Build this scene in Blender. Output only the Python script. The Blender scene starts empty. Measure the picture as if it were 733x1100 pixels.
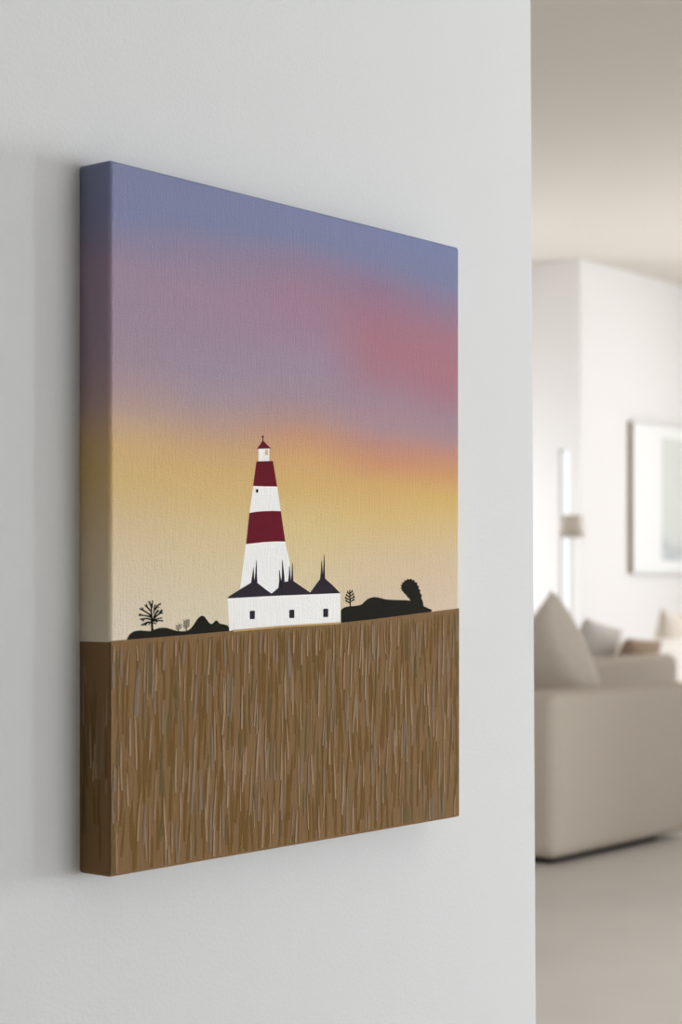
import bpy, bmesh, math, random
from mathutils import Vector, Matrix
random.seed(7)
S = bpy.context.scene
C = S.collection
S.view_settings.view_transform = 'Standard'
S.view_settings.look = 'None'
S.view_settings.gamma = 1.0
S.view_settings.use_curve_mapping = False
S.view_settings.exposure = 0.0

# ------------------------------------------------------------------ camera
# world: X runs along the picture wall away from the camera, Y goes into the wall, Z is up
EYE = 1.10
CAM = Vector((-1.054, -1.147, EYE))
FPX = 1925.0
SN, CS = math.sin(math.radians(39.1)), math.cos(math.radians(39.1))
RIGHT = Vector((SN, -CS, 0)); FWD = Vector((CS, SN, 0)); UP = Vector((0, 0, 1))
cd = bpy.data.cameras.new('camera'); cam = bpy.data.objects.new('camera', cd); C.objects.link(cam)
cam.location = CAM
cam.rotation_euler = (math.pi/2, 0, -math.atan2(CS, SN))
cd.sensor_fit = 'HORIZONTAL'; cd.sensor_width = 36.0
cd.lens = FPX*36.0/733.0
cd.shift_y = 78.0/733.0
cd.clip_start = 0.05
cd.dof.use_dof = True; cd.dof.focus_distance = 1.72; cd.dof.aperture_fstop = 10.5
S.camera = cam

def ray(px, py):
    return FWD + RIGHT*((px-366.5)/FPX) + UP*((628.0-py)/FPX)
def on_y(px, py, Y):                     # point of a plane parallel to the picture wall
    d = ray(px, py); return CAM + d*((Y-CAM.y)/d.y)
def on_x(px, py, X):
    d = ray(px, py); return CAM + d*((X-CAM.x)/d.x)

# ------------------------------------------------------------------ helpers
def lin(c):
    return tuple(((v/255)/12.92 if v/255 <= .04045 else ((v/255+.055)/1.055)**2.4) for v in c)
def mat(name, rgb, rough=.85, spec=.2, noise=None, bump=None, srgb=True):
    m = bpy.data.materials.new(name); m.use_nodes = True
    nt = m.node_tree; b = nt.nodes['Principled BSDF']
    c = lin(rgb) if srgb else rgb
    b.inputs['Base Color'].default_value = (*c, 1)
    b.inputs['Roughness'].default_value = rough
    b.inputs['Specular IOR Level'].default_value = spec
    tc = nt.nodes.new('ShaderNodeTexCoord')
    if noise:
        sc, amt = noise
        n = nt.nodes.new('ShaderNodeTexNoise'); n.inputs['Scale'].default_value = sc; n.inputs['Detail'].default_value = 4
        r = nt.nodes.new('ShaderNodeValToRGB')
        r.color_ramp.elements[0].color = (*[v*(1-amt) for v in c], 1); r.color_ramp.elements[0].position = .3
        r.color_ramp.elements[1].color = (*[min(1, v*(1+amt)) for v in c], 1); r.color_ramp.elements[1].position = .7
        nt.links.new(tc.outputs['Object'], n.inputs['Vector']); nt.links.new(n.outputs['Fac'], r.inputs['Fac'])
        nt.links.new(r.outputs['Color'], b.inputs['Base Color'])
    if bump:
        sc, st, dist = bump
        n = nt.nodes.new('ShaderNodeTexNoise'); n.inputs['Scale'].default_value = sc; n.inputs['Detail'].default_value = 3
        bp = nt.nodes.new('ShaderNodeBump'); bp.inputs['Strength'].default_value = st; bp.inputs['Distance'].default_value = dist
        nt.links.new(tc.outputs['Object'], n.inputs['Vector']); nt.links.new(n.outputs['Fac'], bp.inputs['Height'])
        nt.links.new(bp.outputs['Normal'], b.inputs['Normal'])
    return m
def emit(name, rgb, s):
    m = bpy.data.materials.new(name); m.use_nodes = True
    b = m.node_tree.nodes['Principled BSDF']
    b.inputs['Base Color'].default_value = (.12, .13, .14, 1); b.inputs['Roughness'].default_value = .1
    b.inputs['Emission Color'].default_value = (*rgb, 1); b.inputs['Emission Strength'].default_value = s
    return m
def obj(name, bm, mats, parent=None, smooth=False, loc=None):
    me = bpy.data.meshes.new(name); bmesh.ops.recalc_face_normals(bm, faces=bm.faces[:])
    bm.to_mesh(me); bm.free()
    for m in (mats if isinstance(mats, (list, tuple)) else [mats]): me.materials.append(m)
    if smooth:
        for p in me.polygons: p.use_smooth = True
    o = bpy.data.objects.new(name, me); C.objects.link(o)
    if parent: o.parent = parent
    if loc: o.location = loc
    return o
def thing(name, label, cat, loc=(0, 0, 0), group=None, rot=0):
    o = bpy.data.objects.new(name, None); C.objects.link(o); o.location = loc; o.rotation_euler = (0, 0, rot)
    o.empty_display_size = .1
    return tag(o, label, cat, group)
def tag(o, label, cat, group=None):
    o['label'] = label; o['category'] = cat
    if group: o['group'] = group
    return o
def struct(o, label, cat):
    o['kind'] = 'structure'; o['label'] = label; o['category'] = cat; return o
def box(bm, a, b, r=0, seg=3):
    t = bmesh.new()
    bmesh.ops.create_cube(t, size=1)
    for v in t.verts:
        v.co = Vector([(a[i]+b[i])/2 + v.co[i]*(b[i]-a[i]) for i in range(3)])
    if r: bmesh.ops.bevel(t, geom=t.edges[:]+t.verts[:], offset=r, segments=seg, profile=.5, affect='EDGES', clamp_overlap=True)
    me = bpy.data.meshes.new('t'); t.to_mesh(me); t.free(); bm.from_mesh(me); bpy.data.meshes.remove(me)
    return bm
def lathe(bm, prof, n=40, c=(0, 0, 0)):
    rings = []
    for r, z in prof:
        rings.append([bm.verts.new((c[0]+r*math.cos(2*math.pi*k/n), c[1]+r*math.sin(2*math.pi*k/n), c[2]+z)) for k in range(n)])
    for a, b in zip(rings, rings[1:]):
        for k in range(n): bm.faces.new((a[k], a[(k+1) % n], b[(k+1) % n], b[k]))
    return rings
def walls(bm, axis, pos, thick, u0, u1, z0, z1, holes=()):
    """a wall slab with rectangular openings; axis 'x' -> plane X=pos, runs along Y; 'y' -> plane Y=pos, runs along X"""
    us = sorted({u0, u1, *[h[0] for h in holes], *[h[1] for h in holes]})
    zs = sorted({z0, z1, *[h[2] for h in holes], *[h[3] for h in holes]})
    for i in range(len(us)-1):
        for j in range(len(zs)-1):
            um, zm = (us[i]+us[i+1])/2, (zs[j]+zs[j+1])/2
            if any(h[0] < um < h[1] and h[2] < zm < h[3] for h in holes): continue
            if axis == 'x': box(bm, (pos, us[i], zs[j]), (pos+thick, us[i+1], zs[j+1]))
            else: box(bm, (us[i], pos, zs[j]), (us[i+1], pos+thick, zs[j+1]))
    bmesh.ops.remove_doubles(bm, verts=bm.verts[:], dist=1e-5)
    seen = {}
    for f in bm.faces[:]: seen.setdefault(tuple(round(x, 4) for x in f.calc_center_median()), []).append(f)
    bmesh.ops.delete(bm, geom=[f for fs in seen.values() if len(fs) > 1 for f in fs], context='FACES_ONLY')
    return bm

# ------------------------------------------------------------------ materials of the setting
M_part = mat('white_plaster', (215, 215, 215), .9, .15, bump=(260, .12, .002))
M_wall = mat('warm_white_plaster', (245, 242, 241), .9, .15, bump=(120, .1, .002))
M_ceil = mat('warm_grey_ceiling_paint', (226, 219, 210), .95, .1)
M_floor = mat('pale_microcement', (216, 210, 203), .45, .3, noise=(1.6, .05))
M_white = mat('white_lacquer', (245, 245, 244), .4, .4)
M_glass = emit('daylit_window_pane', (1, 1, 1), .9)

# ------------------------------------------------------------------ the setting
def window(name, label, axis, pos, u0, u1, z0, z1, n):
    bm = bmesh.new()
    def f(a, b, c, d, t0=.03, t1=.09):
        box(bm, (pos+t0, a, c), (pos+t1, b, d)) if axis == 'x' else box(bm, (a, pos+t0, c), (b, pos+t1, d))
    for k in range(n+1): x = u0+(u1-u0-.06)*k/n; f(x, x+.06, z0, z1)
    for z in (z0, z1-.06): f(u0, u1, z, z+.06)
    w = struct(obj(name, bm, M_white), label, 'window')
    bm = bmesh.new()
    f(u0+.02, u1-.02, z0+.02, z1-.02, .057, .063)
    obj('window_pane', bm, M_glass, w)
CEIL = 3.93; YB = 7.05; FX = 5.6
XC = on_y(624, 628, YB).x
# partition wall that carries the canvas, its free end very slightly out of plumb
bm = bmesh.new()
def xe(z): return .7185 + .0094*(1.1-z)
e0 = xe(0); e1 = xe(CEIL)
vs = [bm.verts.new(p) for p in [(-4, 0, 0), (e0, 0, 0), (e0, .14, 0), (-4, .14, 0), (-4, 0, CEIL), (e1, 0, CEIL), (e1, .14, CEIL), (-4, .14, CEIL)]]
for f in [(3, 2, 1, 0), (4, 5, 6, 7), (0, 1, 5, 4), (1, 2, 6, 5), (2, 3, 7, 6), (3, 0, 4, 7)]: bm.faces.new([vs[i] for i in f])
ed = [e for e in bm.edges if all(v.co.x > 0 for v in e.verts) and abs(e.verts[0].co.z-e.verts[1].co.z) > 1]
bmesh.ops.bevel(bm, geom=ed, offset=.004, segments=3, affect='EDGES')
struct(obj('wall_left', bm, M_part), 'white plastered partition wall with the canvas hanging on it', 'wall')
DOORX = FX
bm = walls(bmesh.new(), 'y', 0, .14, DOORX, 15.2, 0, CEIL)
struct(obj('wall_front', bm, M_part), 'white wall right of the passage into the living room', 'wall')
bm = walls(bmesh.new(), 'y', YB, .14, XC+.14, 15.2, 0, CEIL)
struct(obj('wall_back', bm, M_wall), 'pale far wall of the living room behind the sofas', 'wall')
# alcove left of the far wall: its side wall has a tall glazed opening
wy0, wy1 = on_x(611.5, 628, XC).y, on_x(600.5, 628, XC).y
wz1 = on_x(606, 482, XC).z
YA = YB+1.6
bm = walls(bmesh.new(), 'x', XC, .14, YB, YA, 0, CEIL, holes=[(wy0, wy1, .12, wz1)])
struct(obj('wall_side', bm, M_wall), 'pale return wall left of the far wall with a narrow tall window', 'wall')
RW = (XC-3.0, XC-.5, .15, 2.55)  # opening added out of view to light the return wall and backlight the sofas
bm = walls(bmesh.new(), 'y', YA, .14, XC-4, XC+.14, 0, CEIL, holes=[RW])
walls(bm, 'x', XC-4.14, .14, YB, YA+.14, 0, CEIL)
walls(bm, 'y', YB, .14, -4, XC-4.14, 0, CEIL)
struct(obj('wall_recess', bm, M_wall), 'pale wall around the recess beyond the sofas', 'wall')
w1 = obj('window_1', box(bmesh.new(), (XC+.045, wy0+.012, .14), (XC+.055, wy1-.012, wz1-.02)), M_glass)
struct(w1, 'narrow tall bright window above and below the lamp shade', 'window')
bm = bmesh.new()
for a, b in [((wy0, .12), (wy0+.014, wz1)), ((wy1-.014, .12), (wy1, wz1)), ((wy0, .12), (wy1, .145)), ((wy0, wz1-.025), (wy1, wz1))]:
    box(bm, (XC+.03, a[0], a[1]), (XC+.08, b[0], b[1]))
obj('window_frame', bm, M_white, w1)

window('window_fill_recess', 'unseen white framed window added in the recess beyond the sofas as a light', 'y', YA, *RW, 2)
# right-hand wall of the living room with a wide window, unseen, placed to light the far wall
RX = 15.06
bm = walls(bmesh.new(), 'x', RX, .14, .14, YB, 0, CEIL, holes=[(.8, 4.6, .3, 3.3)])
struct(obj('wall_right', bm, M_wall), 'right wall of the living room with an added wide window', 'wall')
window('window_fill_right', 'unseen white framed wide window added in the right wall to light the room', 'x', RX, .8, 4.6, .3, 3.3, 3)
bm = walls(bmesh.new(), 'x', -4.14, .14, .14, YB+.14, 0, CEIL, holes=[(.8, 4.5, .35, 3.25)])  # opening added out of view to brighten the sofas
struct(obj('wall_window_side', bm, M_wall), 'pale left wall of the living room with an added wide window, behind the partition', 'wall')
window('window_fill_side', 'unseen white framed wide window added to brighten the living room from the left', 'x', -4.14, .8, 4.5, .35, 3.25, 3)
bm = walls(bmesh.new(), 'y', -6.14, .14, -4, FX+.14, 0, CEIL, holes=[(.8, 5.2, .05, 2.15)])  # opening added behind the camera so fill reaches the canvas shadow
struct(obj('wall_rear', bm, M_part), 'white rear wall of the front room with an added unseen window', 'wall')
window('window_fill_rear', 'white framed fill-light window added in the rear wall of the front room', 'y', -6.14, .8, 5.2, .05, 2.15, 3)
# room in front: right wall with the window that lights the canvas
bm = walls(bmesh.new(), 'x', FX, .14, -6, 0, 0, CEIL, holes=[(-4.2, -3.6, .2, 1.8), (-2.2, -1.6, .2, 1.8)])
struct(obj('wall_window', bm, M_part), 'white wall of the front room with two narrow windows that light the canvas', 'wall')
window('window_3', 'narrow white framed window of the front room, further from the canvas wall', 'x', FX, -4.2, -3.6, .2, 1.8, 1)
window('window_7', 'narrow white framed window of the front room, nearer to the canvas wall', 'x', FX, -2.2, -1.6, .2, 1.8, 1)
struct(obj('floor', box(bmesh.new(), (-4, -6, -.1), (15.3, YA+.2, 0)), M_floor), 'pale beige seamless floor', 'floor')
struct(obj('ceiling', box(bmesh.new(), (-4, -6, CEIL), (15.3, YA+.2, CEIL+.1)), M_ceil), 'plain warm white ceiling', 'ceiling')
bm = box(bmesh.new(), (XC+.002, YB-.012, 0), (RX, YB, .09))
struct(obj('baseboard_back', bm, M_white), 'white baseboard along the far wall', 'baseboard')

# ------------------------------------------------------------------ canvas print
CW, CT = .508, .0374
ZB = on_y(118, 943, -CT).z; ZT = on_y(118, 171, -CT).z
CX0 = on_y(118, 600, -CT).x; CX1 = on_y(494, 600, -CT).x
CH = ZT-ZB; CW = CX1-CX0
EL = .87                                     # how bright white paper stands at the canvas
def pig(c): return tuple(v/EL for v in lin(c))
def soft(c, k=.09):
    g = (c[0]+c[1]+c[2])/3; return tuple(v+(g-v)*k for v in c)
def loc(px, py):                             # photo point of the print -> canvas coordinates (a to the right, b up)
    p = on_y(px, py, -CT); return (p.x-CX0, p.z-ZB)
def weave(m, strength=.35):
    nt = m.node_tree; b = nt.nodes['Principled BSDF']
    tc = nt.nodes.new('ShaderNodeTexCoord')
    mp = nt.nodes.new('ShaderNodeMapping'); mp.inputs['Scale'].default_value = (520, 520, 60)
    n = nt.nodes.new('ShaderNodeTexNoise'); n.inputs['Scale'].default_value = 1; n.inputs['Detail'].default_value = 2
    mp2 = nt.nodes.new('ShaderNodeMapping'); mp2.inputs['Scale'].default_value = (500, 500, 620)
    n2 = nt.nodes.new('ShaderNodeTexNoise'); n2.inputs['Scale'].default_value = 1; n2.inputs['Detail'].default_value = 1
    ad = nt.nodes.new('ShaderNodeMath'); ad.operation = 'ADD'
    bp = nt.nodes.new('ShaderNodeBump'); bp.inputs['Strength'].default_value = strength; bp.inputs['Distance'].default_value = .0012
    L = nt.links.new
    L(tc.outputs['Object'], mp.inputs['Vector']); L(mp.outputs['Vector'], n.inputs['Vector'])
    L(tc.outputs['Object'], mp2.inputs['Vector']); L(mp2.outputs['Vector'], n2.inputs['Vector'])
    L(n.outputs['Fac'], ad.inputs[0]); L(n2.outputs['Fac'], ad.inputs[1])
    L(ad.outputs[0], bp.inputs['Height']); L(bp.outputs['Normal'], b.inputs['Normal'])
    return m
# the printed evening sky: five vertical colour runs blended across the print
SKY = [
 (131, [(180, (118,124,156)), (228, (121,124,158)), (258, (134,126,152)), (285, (150,128,149)), (335, (151,129,147)), (384, (153,133,146)), (412, (164,138,143)), (436, (174,146,138)), (458, (190,157,126)), (478, (199,164,114)), (512, (202,170,112)), (540, (203,174,126)), (590, (206,184,150)), (640, (207,190,163)), (690, (209,196,174))]),
 (230, [(200, (117,124,157)), (240, (120,124,157)), (275, (140,124,148)), (320, (152,126,146)), (360, (151,128,147)), (400, (151,133,150)), (430, (160,138,146)), (455, (176,144,132)), (478, (192,154,116)), (505, (203,166,108)), (535, (205,173,116)), (585, (206,184,142)), (635, (207,190,158)), (690, (209,196,172))]),
 (330, [(222, (117,124,158)), (258, (121,124,156)), (288, (142,119,143)), (318, (153,119,138)), (355, (153,123,144)), (395, (151,131,149)), (425, (156,133,145)), (450, (172,136,130)), (468, (190,140,112)), (492, (202,155,102)), (525, (204,168,104)), (570, (207,182,128)), (620, (207,188,148)), (690, (208,192,162))]),
 (410, [(245, (116,124,160)), (283, (122,122,154)), (312, (142,113,138)), (342, (157,111,129)), (372, (163,111,124)), (402, (159,115,129)), (430, (156,127,141)), (458, (162,132,140)), (480, (184,131,117)), (498, (196,138,103)), (522, (203,160,98)), (555, (206,174,112)), (600, (204,180,143)), (640, (204,182,154)), (690, (206,186,163))]),
 (483, [(265, (115,124,160)), (305, (121,122,154)), (332, (140,116,140)), (360, (157,111,126)), (400, (164,110,122)), (428, (160,114,128)), (453, (156,127,139)), (472, (164,130,134)), (490, (188,132,112)), (510, (198,144,98)), (535, (204,166,98)), (562, (205,175,118)), (595, (204,178,143)), (640, (204,181,156)), (690, (205,184,163))]),
]
def sky_mat():
    m = bpy.data.materials.new('printed_sky'); m.use_nodes = True
    nt = m.node_tree; b = nt.nodes['Principled BSDF']; L = nt.links.new
    b.inputs['Roughness'].default_value = .9; b.inputs['Specular IOR Level'].default_value = .1
    tc = nt.nodes.new('ShaderNodeTexCoord'); sp = nt.nodes.new('ShaderNodeSeparateXYZ'); L(tc.outputs['Object'], sp.inputs[0])
    dz = nt.nodes.new('ShaderNodeMath'); dz.operation = 'DIVIDE'; dz.inputs[1].default_value = CH; L(sp.outputs['Z'], dz.inputs[0])
    prev = None; pa = None
    for px, stops in SKY:
        r = nt.nodes.new('ShaderNodeValToRGB'); cr = r.color_ramp; cr.interpolation = 'LINEAR'
        pts = sorted((min(1, max(0, loc(px, py)[1]/CH)), pig(soft(c))) for py, c in stops)
        cr.elements[0].position = pts[0][0]; cr.elements[0].color = (*pts[0][1], 1)
        cr.elements[1].position = pts[-1][0]; cr.elements[1].color = (*pts[-1][1], 1)
        for p, c in pts[1:-1]:
            e = cr.elements.new(p); e.color = (*c, 1)
        L(dz.outputs[0], r.inputs['Fac'])
        a = loc(px, 600)[0]
        if prev is None: prev = r.outputs['Color']
        else:
            mr = nt.nodes.new('ShaderNodeMapRange'); mr.interpolation_type = 'SMOOTHSTEP'
            mr.inputs['From Min'].default_value = pa; mr.inputs['From Max'].default_value = a
            L(sp.outputs['X'], mr.inputs['Value'])
            mx = nt.nodes.new('ShaderNodeMix'); mx.data_type = 'RGBA'
            L(mr.outputs['Result'], mx.inputs['Factor']); L(prev, mx.inputs['A']); L(r.outputs['Color'], mx.inputs['B'])
            prev = mx.outputs['Result']
        pa = a
    L(prev, b.inputs['Base Color'])
    return weave(m)
def ink(name, c, w=.35):
    m = mat(name, (0, 0, 0), .9, .06); m.node_tree.nodes['Principled BSDF'].inputs['Base Color'].default_value = (*[min(.93, v) for v in pig(c)], 1)
    return weave(m, w)
INK = [sky_mat(), ink('printed_field_brown', (122,95,65)), ink('printed_straw_tan', (146,121,96)), ink('printed_straw_brown', (107,80,43)),
       ink('printed_straw_olive', (101,86,57)), ink('printed_straw_grey', (124,106,90)), ink('printed_white', (228,226,224)),
       ink('printed_dark_red', (98,26,38), .2), ink('printed_slate', (46,40,48), .2), ink('printed_black', (31,30,25), .15),
       ink('printed_lamp_glow', (206,170,130)), ink('printed_path_ochre', (176,146,98)), ink('printed_straw_ochre', (131,98,56))]
I_SKY, I_FIELD, I_TAN, I_BRN, I_OLV, I_GRY, I_WHT, I_RED, I_SLT, I_BLK, I_GLOW, I_PATH, I_OCH = range(13)

canvas = thing('canvas_print', 'large stretched canvas print of a red and white striped lighthouse hanging on the white wall', 'picture', (CX0, 0, ZB))
bm = bmesh.new()
box(bm, (0, -CT, 0), (CW, -.0004, CH))
fe = [e for e in bm.edges if all(v.co.y < -.02 for v in e.verts)] + [e for e in bm.edges if abs(e.verts[0].co.y-e.verts[1].co.y) > .02]
bmesh.ops.bevel(bm, geom=fe, offset=.004, segments=4, profile=.5, affect='EDGES', clamp_overlap=True)
LAY = .00004
def poly(pts, mi, lay, side=False):
    """a printed patch on the face (a,b) or on the left flank (y,b)"""
    y = -CT-LAY*lay
    vs = [bm.verts.new((p[0], y, p[1]) if not side else (-LAY*lay, p[0], p[1])) for p in pts]
    f = bm.faces.new(vs); f.material_index = mi
    f.normal_update()
    n = f.normal
    if (not side and n.y > 0) or (side and n.x > 0): f.normal_flip()
    if len(pts) > 4: bmesh.ops.triangulate(bm, faces=[f])
def P(pts, mi, lay): poly([loc(*p) for p in pts], mi, lay)
def crop(x0, y0, s, pts): return [(x0+x/s, y0+y/s) for x, y in pts]
# field
hz = [(118, 688.6), (160, 685.3), (200, 682), (250, 677.5), (300, 673), (340, 670.6), (366, 669), (400, 665.3), (440, 660.2), (470, 656.3), (494, 653.4)]
hzc = [loc(*p) for p in hz]
e_ = .0012
hzc[0] = (e_, hzc[0][1]); hzc[-1] = (CW-e_, hzc[-1][1])
def field_top(a):
    for (x0, y0), (x1, y1) in zip(hzc, hzc[1:]):
        if a <= x1: return y0+(y1-y0)*(a-x0)/(x1-x0)
    return hzc[-1][1]
LF = 4
for (x0, y0), (x1, y1) in zip(hzc, hzc[1:]):
    poly([(x0, e_), (x1, e_), (x1, y1), (x0, y0)], I_FIELD, LF)
    if x0 > loc(235, 680)[0] and x1 < loc(380, 665)[0]: poly([(x0, y0-.0012), (x1, y1-.0012), (x1, y1+.0006), (x0, y0+.0006)], I_PATH, LF+14)
# the brown wraps round the rounded edge and the left flank
ztop = hzc[0][1]
def split_body():
    base = [f for f in bm.faces if f.material_index == I_SKY]
    g = set(base)
    for f in base: g.update(f.edges); g.update(f.verts)
    bmesh.ops.bisect_plane(bm, geom=list(g), dist=1e-6, plane_co=(0, 0, ztop-.001), plane_no=(0, 0, 1))
    for f in bm.faces:
        if f.material_index == I_SKY and f.calc_center_median().z < ztop-.001: f.material_index = I_FIELD
split_body()
# straws
rnd = random.Random(11)
lay_i = 0
def straw(a, b, l, w, tilt, mi, lay, side=False, lo=e_, hi=None):
    """a tapered, slightly bent brush mark standing at (a,b)"""
    top = b+l; n = 4; L_, R_ = [], []
    bend = rnd.uniform(-.018, .018)*l
    for k in range(n+1):
        t = k/n; x = a+tilt*l*t+bend*math.sin(math.pi*t); ww = w*(.55+.45*math.sin(math.pi*min(1, .25+t*.75)))*(1 if k < n else .55)
        L_.append((x-ww/2, b+l*t)); R_.append((x+ww/2, b+l*t))
    pts = [L_[0], R_[0]]
    for k in range(n):
        q = [L_[k], R_[k], R_[k+1], L_[k+1]]
        if side: q = [(max(-CT+.003, min(-.001, x)), z) for x, z in q]
        else: q = [(max(.002, min(CW-.002, x)), z) for x, z in q]
        poly(q, mi, lay, side)
kinds = [I_TAN]*6+[I_BRN]*9+[I_OLV]*3+[I_GRY]*3
FH = ztop
rows = 9
for rr in range(rows+1):
    n = 58
    for k in range(n):
        a = (k+rnd.random())/n*CW
        mi = rnd.choice(kinds)
        l = rnd.uniform(.022, .052) if mi != I_BRN else rnd.uniform(.03, .062)
        w = {I_TAN: rnd.uniform(.0013, .0028), I_BRN: rnd.uniform(.0022, .004), I_OLV: rnd.uniform(.0014, .0028), I_GRY: rnd.uniform(.0022, .0036), I_OCH: rnd.uniform(.0026, .005)}[mi]
        ft = field_top(a)-.004
        b = -.02+(rr+rnd.random())/rows*ft*.97
        if b < .003: l += b-.003; b = .003
        if b+l > ft: l = ft-b
        if l < .012:
            if rr == 0: continue
            b = ft-.022*rnd.uniform(1, 1.6); l = ft-b-rnd.uniform(0, .006)
        straw(a, b, l, w, rnd.gauss(0.01, .045), mi, LF+1+{I_OCH: 0, I_BRN: 2, I_OLV: 4, I_GRY: 6, I_TAN: 8}[mi]+rnd.random()*1.8)
for k in range(26):
    y = -CT+.004+rnd.random()*(CT-.007)
    mi = rnd.choice(kinds); l = rnd.uniform(.025, .06); b = .004+rnd.random()*(FH-.012-l)
    straw(y, b, l, rnd.uniform(.0014, .003), rnd.gauss(0, .05), mi, 1+kinds.index(mi)*.2+rnd.random(), True)
# lighthouse
c1 = lambda pts: crop(230, 450, 4.583, pts)
P(c1([(157,612),(254,606),(350,603),(372,700),(395,840),(300,890),(125,850),(133,800)]), I_WHT, 1)
P(c1([(193,329),(252,333),(311,331),(329,455),(250,460),(174,466)]), I_WHT, 1)
P(c1([(218,146),(272,146),(272,210),(219,210)]), I_WHT, 1)
P(c1([(209,209),(250,208),(290,207),(311,333),(252,332),(192,330)]), I_RED, 2)
P(c1([(174,463),(210,457),(250,454),(290,453),(329,454),(351,604),(300,603),(254,606),(205,611),(158,616)]), I_RED, 2)
P(c1([(211,147),(226,128),(239,107),(243,107),(262,128),(281,144),(260,146),(235,147)]), I_RED, 2)
P(c1([(238,90),(242.5,90),(242.5,110),(238,110)]), I_RED, 3)
P(c1([(240+5.5*math.cos(t*math.pi/5), 88+6*math.sin(t*math.pi/5)) for t in range(10)]), I_RED, 3)
P(c1([(251,152),(258,149),(266,152),(266,178),(251,178)]), I_GLOW, 2)
P(c1([(206,347),(217,345),(218,360),(212,364),(206,361)]), I_BLK, 2)
P(c1([(64,880),(275,869),(470,862),(621,857),(622.5,1006),(350,1024),(76,1042)]), I_WHT, 2)
for x, y in [(188.5, 965), (383, 960), (550, 955)]:
    P(c1([(x-13, y-17), (x-10, y-20), (x+10, y-21), (x+12.5, y-18), (x+12.5, y+18), (x+9, y+20.5), (x-10, y+21), (x-12.5, y+18)]), I_SLT, 3)
P(c1([(63,884),(75,872),(130,838),(181,807),(212,806),(250,836),(283,860),(275,872)]), I_SLT, 3)
P(c1([(275,872),(283,860),(320,829),(352,801),(392,799),(440,832),(474,855),(470,864)]), I_SLT, 3.2)
P(c1([(470,864),(474,854),(500,818),(523,787),(546,785),(585,820),(622,858)]), I_SLT, 3.4)
for x0, x1, xp, yb, yt in [(182,200,193.5,808,728),(198,213,209,808,692),(316,333,321,836,740),(327,349,336,834,690),(364,379,371,806,720),(378,391,386.5,804,706),(522,537,529.5,790,696),(534,547,543,790,667)]:
    ym = yb+(yt-yb)*.42
    P(c1([(x0,yb),(x1,yb),(x0+(x1-x0)*.86,ym),(xp+1.4,yt+6),(xp,yt),(xp-1.2,yt+10),(x0+(x1-x0)*.3,ym)]), I_SLT, 3.6)
# dark bushes and trees on the skyline
c2 = lambda pts: crop(110, 600, 4.583, pts)
P(c2([(120,399),(127,384),(135,372),(146,363),(160,357),(175,354.5),(190,354),(212,356),(235,357),(250,352),(265,346),(282,341.5),(300,340),(318,341.5),(335,346),(352,352),(370,357),(390,358),(410,357),(424,352),(435,344),(448,328),(460,310),(469,296),(478,287),(485,283),(492,281.5),(499,283),(505,288),(515,301),(525,315),(533,321),(540,322),(548,315),(555,307),(560,304.5),(566,305),(571,312),(577,319),(588,322),(600,324),(610,327),(618,331),(624,340),(624,358),(560,366),(420,382),(260,402),(180,408)]), I_BLK, 2.5)
c3 = lambda pts: crop(350, 590, 4.583, pts)
P(c3([(75,300),(84,291),(95,285),(112,281.5),(130,280),(152,278),(170,275),(183,267),(194,255),(205,246),(220,239),(240,235),(256,236.5),(270,240),(288,245),(310,248),(340,249.5),(370,250),(400,251),(418,254),(440,262),(480,279),(500,288),(520,297),(525,302),(515,310),(460,325),(380,340),(230,362),(75,380)]), I_BLK, 2.5)
crown = [(420,258),(410,241),(401,235),(396,224),(386,218),(383,209),(373,206),(376,198),(367,192),(375,186),(368,177),(378,173),(375,163),(386,163),(386,152),(397,154),(402,144),(411,150),(420,143),(426,153),(437,150),(439,162),(451,164),(450,176),(461,183),(456,193),(467,202),(464,214),(474,226),(471,240),(479,258),(482,280)]
P(c3(crown), I_BLK, 2.7)
def twig(pa, pb, wa, wb, f):
    ax, ay = pa; bx, by = pb; d = math.hypot(bx-ax, by-ay) or 1; nx, ny = -(by-ay)/d, (bx-ax)/d
    P(f([(ax+nx*wa, ay+ny*wa), (ax-nx*wa, ay-ny*wa), (bx-nx*wb, by-ny*wb), (bx+nx*wb, by+ny*wb)]), I_BLK, 2.9)
c4 = lambda pts: crop(130, 640, 12.22, pts)
for br in [
 [(412,468,13),(405,330,11),(398,230,9),(398,150,7),(403,100,6)], [(400,150,6),(370,85,6),(352,72,5)], [(385,115,5),(380,70,4)], [(408,160,6),(415,60,6)],
 [(400,270,9),(340,220,8),(290,190,8),(245,165,8)], [(290,190,7),(280,150,6)], [(385,200,7),(345,150,8),(310,125,6)], [(345,150,6),(330,105,6)],
 [(405,285,9),(330,262,8),(270,255,8),(228,258,6)], [(270,255,7),(240,235,7)], [(405,315,9),(330,298,8),(250,308,8)], [(300,310,8),(285,335,7)],
 [(405,355,9),(350,345,9),(300,375,10),(262,385,7)], [(345,350,7),(318,392,6)], [(375,350,6),(362,385,6)],
 [(412,320,9),(470,260,8),(520,225,8),(552,228,6)], [(500,235,7),(535,180,6)], [(520,225,6),(548,185,5)], [(425,290,9),(460,230,8),(490,185,7)], [(455,240,7),(480,210,8),(500,190,6)],
 [(430,240,6),(438,170,8),(448,115,6)], [(450,185,8),(475,130,8),(525,103,7)], [(470,150,6),(505,150,6)], [(410,330,9),(480,300,7),(540,290,6)], [(420,330,8),(490,325,8),(556,328,7)], [(455,330,7),(480,350,6)],
 [(410,360,8),(440,352,6),(462,372,6)]]:
    for p, q in zip(br, br[1:]): twig(p[:2], q[:2], p[2]*1.2, q[2]*1.35, c4)
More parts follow.
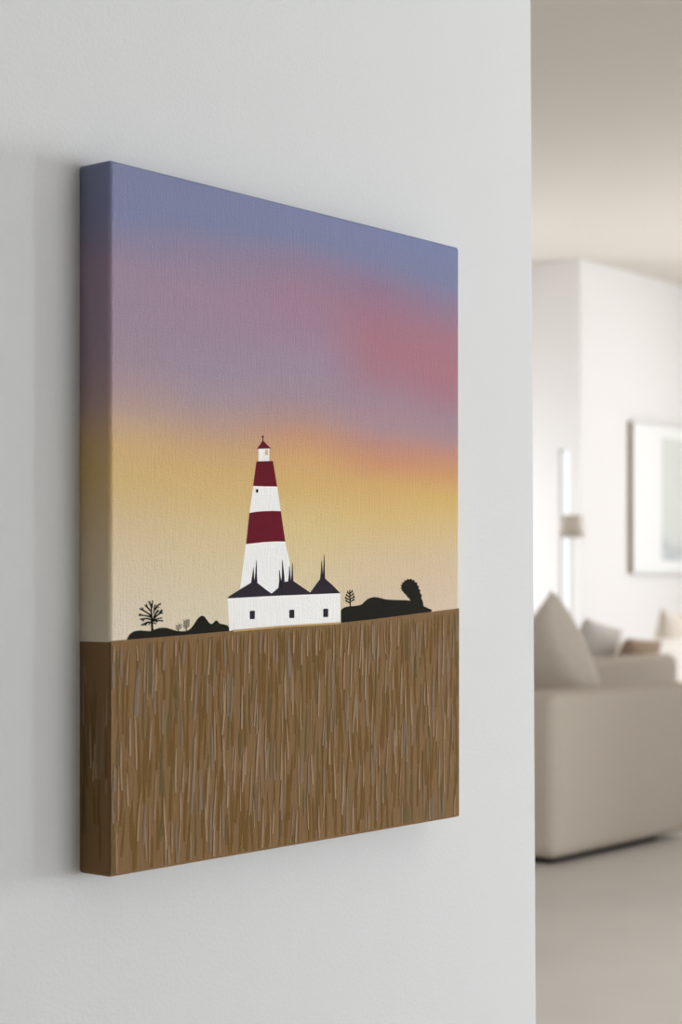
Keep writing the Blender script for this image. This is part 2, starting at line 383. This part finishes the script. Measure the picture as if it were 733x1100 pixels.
for bx, by, h, n in [(375, 358, 40, 2), (413, 356, 62, 4)]:
    twig((bx, by), (bx+2, by-h*.95), 2.4, 1.6, c2)
    for k in range(n):
        yy = by-h*(.3+.62*k/n); r = 9.5
        for sgn in (-1, 1):
            ox, oy = bx+1+sgn*r, yy-(5 if sgn > 0 else 0)
            P(c2([(ox+r*.8*math.cos(t*math.pi/4)*.9, oy-sgn*r*.55*math.cos(t*math.pi/4)+r*.34*math.sin(t*math.pi/4)) for t in range(8)]), I_BLK, 3)
twig((121, 284), (118, 200), 3.4, 2.4, c3)
for k in range(4):
    yy = 264-k*14; r = [23, 25, 20, 14][k]
    for sgn in (-1, 1):
        yo = yy-(5 if sgn > 0 else 0)
        twig((119, yo), (119+sgn*r, yo-11), 3.4, 2.6, c3)
        twig((119+sgn*r*.6, yo-6), (119+sgn*r*.85, yo-17), 2.6, 2.2, c3)
me = bpy.data.meshes.new('printed_canvas'); bm.to_mesh(me); bm.free()
for m in INK: me.materials.append(m)
o = bpy.data.objects.new('printed_canvas', me); C.objects.link(o); o.parent = canvas

# ------------------------------------------------------------------ sofas
M_sofa = mat('greige_linen', (204, 193, 180), .95, .1, noise=(60, .04), bump=(500, .3, .002))
M_cush = mat('greige_cushion_linen', (226, 216, 204), .95, .1, noise=(40, .05), bump=(400, .3, .002))
M_pale = mat('ivory_cushion_lit_sofa_linen', (243, 237, 231), .95, .1, noise=(40, .04))
M_tan = mat('tan_cushion_linen', (190, 166, 146), .95, .1, noise=(40, .05))
M_dark = mat('dark_plinth', (38, 34, 31), .7, .2)
SW, SL, SH = 1.15, 1.36, .675             # the sofa's depth across, its length away from the viewer and its arm height
def make_sofa():
    t = thing('sofa', '', 'sofa', (0, 0, 0), 'low greige sofas in the living room')
    obj('plinth', box(bmesh.new(), (.06, .06, 0), (SW-.24, SL-.06, .05), .008, 2), M_dark, t)
    for y in (0, SL-.24):
        obj('arm', box(bmesh.new(), (0, y, .024), (SW, y+.24, SH), .055, 6), M_sofa, t, True)
    obj('backrest', box(bmesh.new(), (0, .232, .03), (.26, SL-.232, SH), .05, 5), M_sofa, t, True)
    obj('seat_base', box(bmesh.new(), (.22, .20, .03), (SW-.03, SL-.20, .28), .03, 4), M_sofa, t, True)
    obj('seat_cushion', box(bmesh.new(), (.255, .24, .28), (SW-.01, SL-.24, .43), .05, 5), M_sofa, t, True)
    return t
def copy_tree(o, parent=None):
    c = o.copy(); C.objects.link(c)
    if parent: c.parent = parent
    for ch in [x for x in bpy.data.objects if x.parent == o]: copy_tree(ch, c)
    return c
sofa = make_sofa()
NY = 2.6
A1 = on_y(597, 745, NY)
spots = [((A1.x, NY, 0), 'nearest greige sofa, its broad arm facing the passage beside the white wall'),
         ((on_y(630, 715, 4.15).x-.06, 4.15, 0), 'middle greige sofa seen just behind the nearest one, its arm below the tan cushion'),
         ((10.72, 5.6, 0), 'farthest greige sofa, paled to look lit, under the framed picture by the far wall')]
for i, (l, lab) in enumerate(spots):
    s = sofa if i == 0 else None
    if s is None: s = copy_tree(sofa)
    s.location = l; s['label'] = lab
    if i == 2:
        for ch in [x for x in bpy.data.objects if x.parent == s and not x.name.startswith('plinth')]:
            ch.material_slots[0].link = 'OBJECT'; ch.material_slots[0].material = M_pale  # paler linen stands in for the light falling on this sofa

def cushion(name, label, m, w, h, t, loc_, rot, group='throw cushions on the sofas', pinch=.05):
    bm = bmesh.new(); n = 22
    def grid(sg):
        g = []
        for i in range(n+1):
            row = []
            for j in range(n+1):
                u, v = 2*i/n-1, 2*j/n-1
                e = max(0, (1-u*u))*max(0, (1-v*v))
                th = t/2*e**.42
                pu = u*(1-pinch*(1-v*v)*abs(u)); pv = v*(1-pinch*(1-u*u)*abs(v))
                row.append(bm.verts.new((pu*w/2, sg*th, pv*h/2)))
            g.append(row)
        return g
    for sg in (1, -1):
        g = grid(sg)
        for i in range(n):
            for j in range(n):
                q = [g[i][j], g[i+1][j], g[i+1][j+1], g[i][j+1]]
                bm.faces.new(q if sg < 0 else q[::-1])
    bmesh.ops.remove_doubles(bm, verts=bm.verts[:], dist=1e-5)
    o = obj(name, bm, m, None, True)
    o.location = loc_; o.rotation_euler = rot
    return tag(o, label, 'cushion', group)
R = math.radians
big = CAM + ray(597, 628)*8.2
cushion('throw_cushion', 'large plump greige cushion leaning on the nearest sofa, its corner pointing up', M_cush, .53, .53, .25, (big.x, big.y, .74), (R(-16), R(24), R(54)), pinch=.12)
cushion('throw_cushion', 'ivory cushion leaning on the middle sofa behind the tan cushion', M_pale, .46, .42, .14, (on_y(640, 690, 4.62).x, 4.64, .665), (R(18), R(10), R(0)))
cushion('throw_cushion', 'small tan cushion sunk behind the arm of the middle sofa', M_tan, .44, .29, .13, (on_y(686, 700, 4.5).x-.03, 4.5, .625), (R(24), R(4), R(0)))
cushion('throw_cushion', 'greige cushion on the farthest sofa below the framed picture', M_cush, .68, .46, .18, (on_y(725, 680, 6.0).x, 6.0, .665), (R(14), R(3), R(0)), pinch=.13)

# ------------------------------------------------------------------ floor lamp
M_shade = mat('taupe_lamp_shade', (245, 235, 223), .9, .1, bump=(300, .2, .001))
lp = CAM + ray(614.5, 565)*13.0
lamp = thing('floor_lamp', 'slim white floor lamp with a small taupe drum shade in front of the narrow window', 'lamp', (lp.x, lp.y, 0))
u = 13.0/FPX
bm = bmesh.new(); z0, z1 = EYE+(628-577)*u, EYE+(628-553.5)*u
lathe(bm, [(.099, z0), (.079, z1), (.077, z1), (.097, z0), (.099, z0)], 48)
bmesh.ops.remove_doubles(bm, verts=bm.verts[:], dist=1e-5)
obj('lamp_shade', bm, M_shade, lamp, True)
bm = bmesh.new(); lathe(bm, [(0.0001, .02), (.006, .02), (.006, z1-.02), (.0001, z1-.02)], 16)
obj('pole', bm, M_white, lamp, True)
bm = bmesh.new(); lathe(bm, [(.0001, 0), (.12, 0), (.12, .012), (.11, .02), (.0001, .022)], 40)
obj('base', bm, M_white, lamp, True)
bm = bmesh.new()
for k in range(3):
    a = k*2*math.pi/3; d = Vector((math.cos(a), math.sin(a), 0)); n_ = Vector((-d.y, d.x, 0))*.0025
    vs = []
    for r_ in (.004, .079):
        for zz in (z1-.006, z1-.002):
            for sg in (-1, 1): vs.append(bm.verts.new(d*r_+n_*sg+Vector((0, 0, zz))))
    for f in [(0, 1, 3, 2), (4, 6, 7, 5), (0, 4, 5, 1), (2, 3, 7, 6), (0, 2, 6, 4), (1, 5, 7, 3)]: bm.faces.new([vs[i] for i in f])
obj('shade_spider', bm, M_white, lamp)

# ------------------------------------------------------------------ framed picture on the far wall
M_oak = mat('grey_oak_frame', (166, 154, 138), .7, .2, noise=(20, .06))
M_mat = mat('white_mat_board', (250, 250, 249), .9, .1)
def art_mat():
    m = mat('pale_grey_print', (224, 228, 224), .8, .1); nt = m.node_tree; b = nt.nodes['Principled BSDF']; L = nt.links.new
    tc = nt.nodes.new('ShaderNodeTexCoord'); sp = nt.nodes.new('ShaderNodeSeparateXYZ'); L(tc.outputs['Object'], sp.inputs[0])
    n = nt.nodes.new('ShaderNodeTexNoise'); n.inputs['Scale'].default_value = 2.2; n.inputs['Detail'].default_value = 4; L(tc.outputs['Object'], n.inputs['Vector'])
    ma = nt.nodes.new('ShaderNodeMath'); ma.operation = 'MULTIPLY_ADD'; ma.inputs[1].default_value = .35; L(n.outputs['Fac'], ma.inputs[0]); L(sp.outputs['Z'], ma.inputs[2])
    r = nt.nodes.new('ShaderNodeValToRGB'); cr = r.color_ramp
    for p, c in [(.33, (214,221,221)), (.42, (199,203,203)), (.5, (222,226,222))]:
        e = cr.elements.new(p); e.color = (*lin(c), 1)
    cr.elements[0].color = (*lin((214,221,221)), 1); cr.elements[-1].color = (*lin((226,229,224)), 1)
    L(ma.outputs[0], r.inputs['Fac']); L(r.outputs['Color'], b.inputs['Base Color'])
    return m
FD = .05
pa = on_y(680.5, 452.5, YB-FD); pb = on_y(680.5, 615.5, YB-FD)
FWD_, FHT = 1.5, pa.z-pb.z
pic = thing('picture_frame', 'framed pale grey print with wide white mat on the far wall', 'picture', (pa.x, YB, pb.z))
bm = bmesh.new(); fw = .012
box(bm, (0, -FD, 0), (fw, 0, FHT)); box(bm, (FWD_-fw, -FD, 0), (FWD_, 0, FHT)); box(bm, (fw, -FD, 0), (FWD_-fw, 0, fw)); box(bm, (fw, -FD, FHT-fw), (FWD_-fw, 0, FHT))
obj('frame', bm, M_oak, pic)
bm = bmesh.new(); f0, f1 = -FD-.004, -FD; g = .016
box(bm, (0, f0, 0), (g, f1, FHT)); box(bm, (FWD_-g, f0, 0), (FWD_, f1, FHT)); box(bm, (g, f0, 0), (FWD_-g, f1, g)); box(bm, (g, f0, FHT-g), (FWD_-g, f1, FHT))
obj('front_moulding', bm, M_white, pic)['label'] = 'white front moulding'
q = on_y(711, 465, YB-FD+.008); mw = q.x-pa.x; mh = .115
obj('mat_board', box(bmesh.new(), (fw, -FD+.006, fw), (FWD_-fw, -.004, FHT-fw)), M_mat, pic)
obj('print', box(bmesh.new(), (mw, -FD+.004, mh), (FWD_-mw, -FD+.0075, FHT-mh)), art_mat(), pic)

# ------------------------------------------------------------------ light
W = bpy.data.worlds.new('world'); S.world = W; W.use_nodes = True
W.node_tree.nodes['Background'].inputs['Color'].default_value = (.96, .98, 1, 1)
W.node_tree.nodes['Background'].inputs['Strength'].default_value = .03
def area(name, loc_, target, sx, sy, power, col=(1, 1, 1)):
    l = bpy.data.lights.new(name, 'AREA'); l.shape = 'RECTANGLE'; l.size = sx; l.size_y = sy; l.energy = power; l.color = col
    o = bpy.data.objects.new(name, l); C.objects.link(o); o.location = loc_
    d = Vector(target)-Vector(loc_); o.rotation_euler = d.to_track_quat('-Z', 'Y').to_euler()
    return o
area('front_window_daylight', (FX+.02, -3.9, 1.0), (0, -3.9, 1.0), .52, 1.5, 74, (.9, .96, 1))
area('front_window_daylight', (FX+.02, -1.9, 1.0), (0, -1.9, 1.0), .52, 1.5, 147, (.9, .96, 1))
area('rear_fill_light', (3.0, -5.98, 1.1), (3.0, 0, 1.1), 4.3, 2.0, 98, (.9, .955, 1))  # added fill from behind the camera, no such window seen
area('living_room_fill_light', (RX+.02, 2.7, 1.8), (0, 2.7, 1.8), 3.7, 2.9, 200, (.92, .965, 1))  # unseen source, added and sized to light the far wall and sofas
area('side_fill_light', (-3.98, 2.65, 1.8), (0, 2.65, 1.8), 3.7, 2.9, 32, (.92, .965, 1))  # added light from the unseen left opening
area('recess_fill_light', ((RW[0]+RW[1])/2, YA+.02, 1.35), ((RW[0]+RW[1])/2, 0, 1.35), 2.4, 2.3, 50, (.92, .965, 1))  # added light for the alcove, its window is unseen
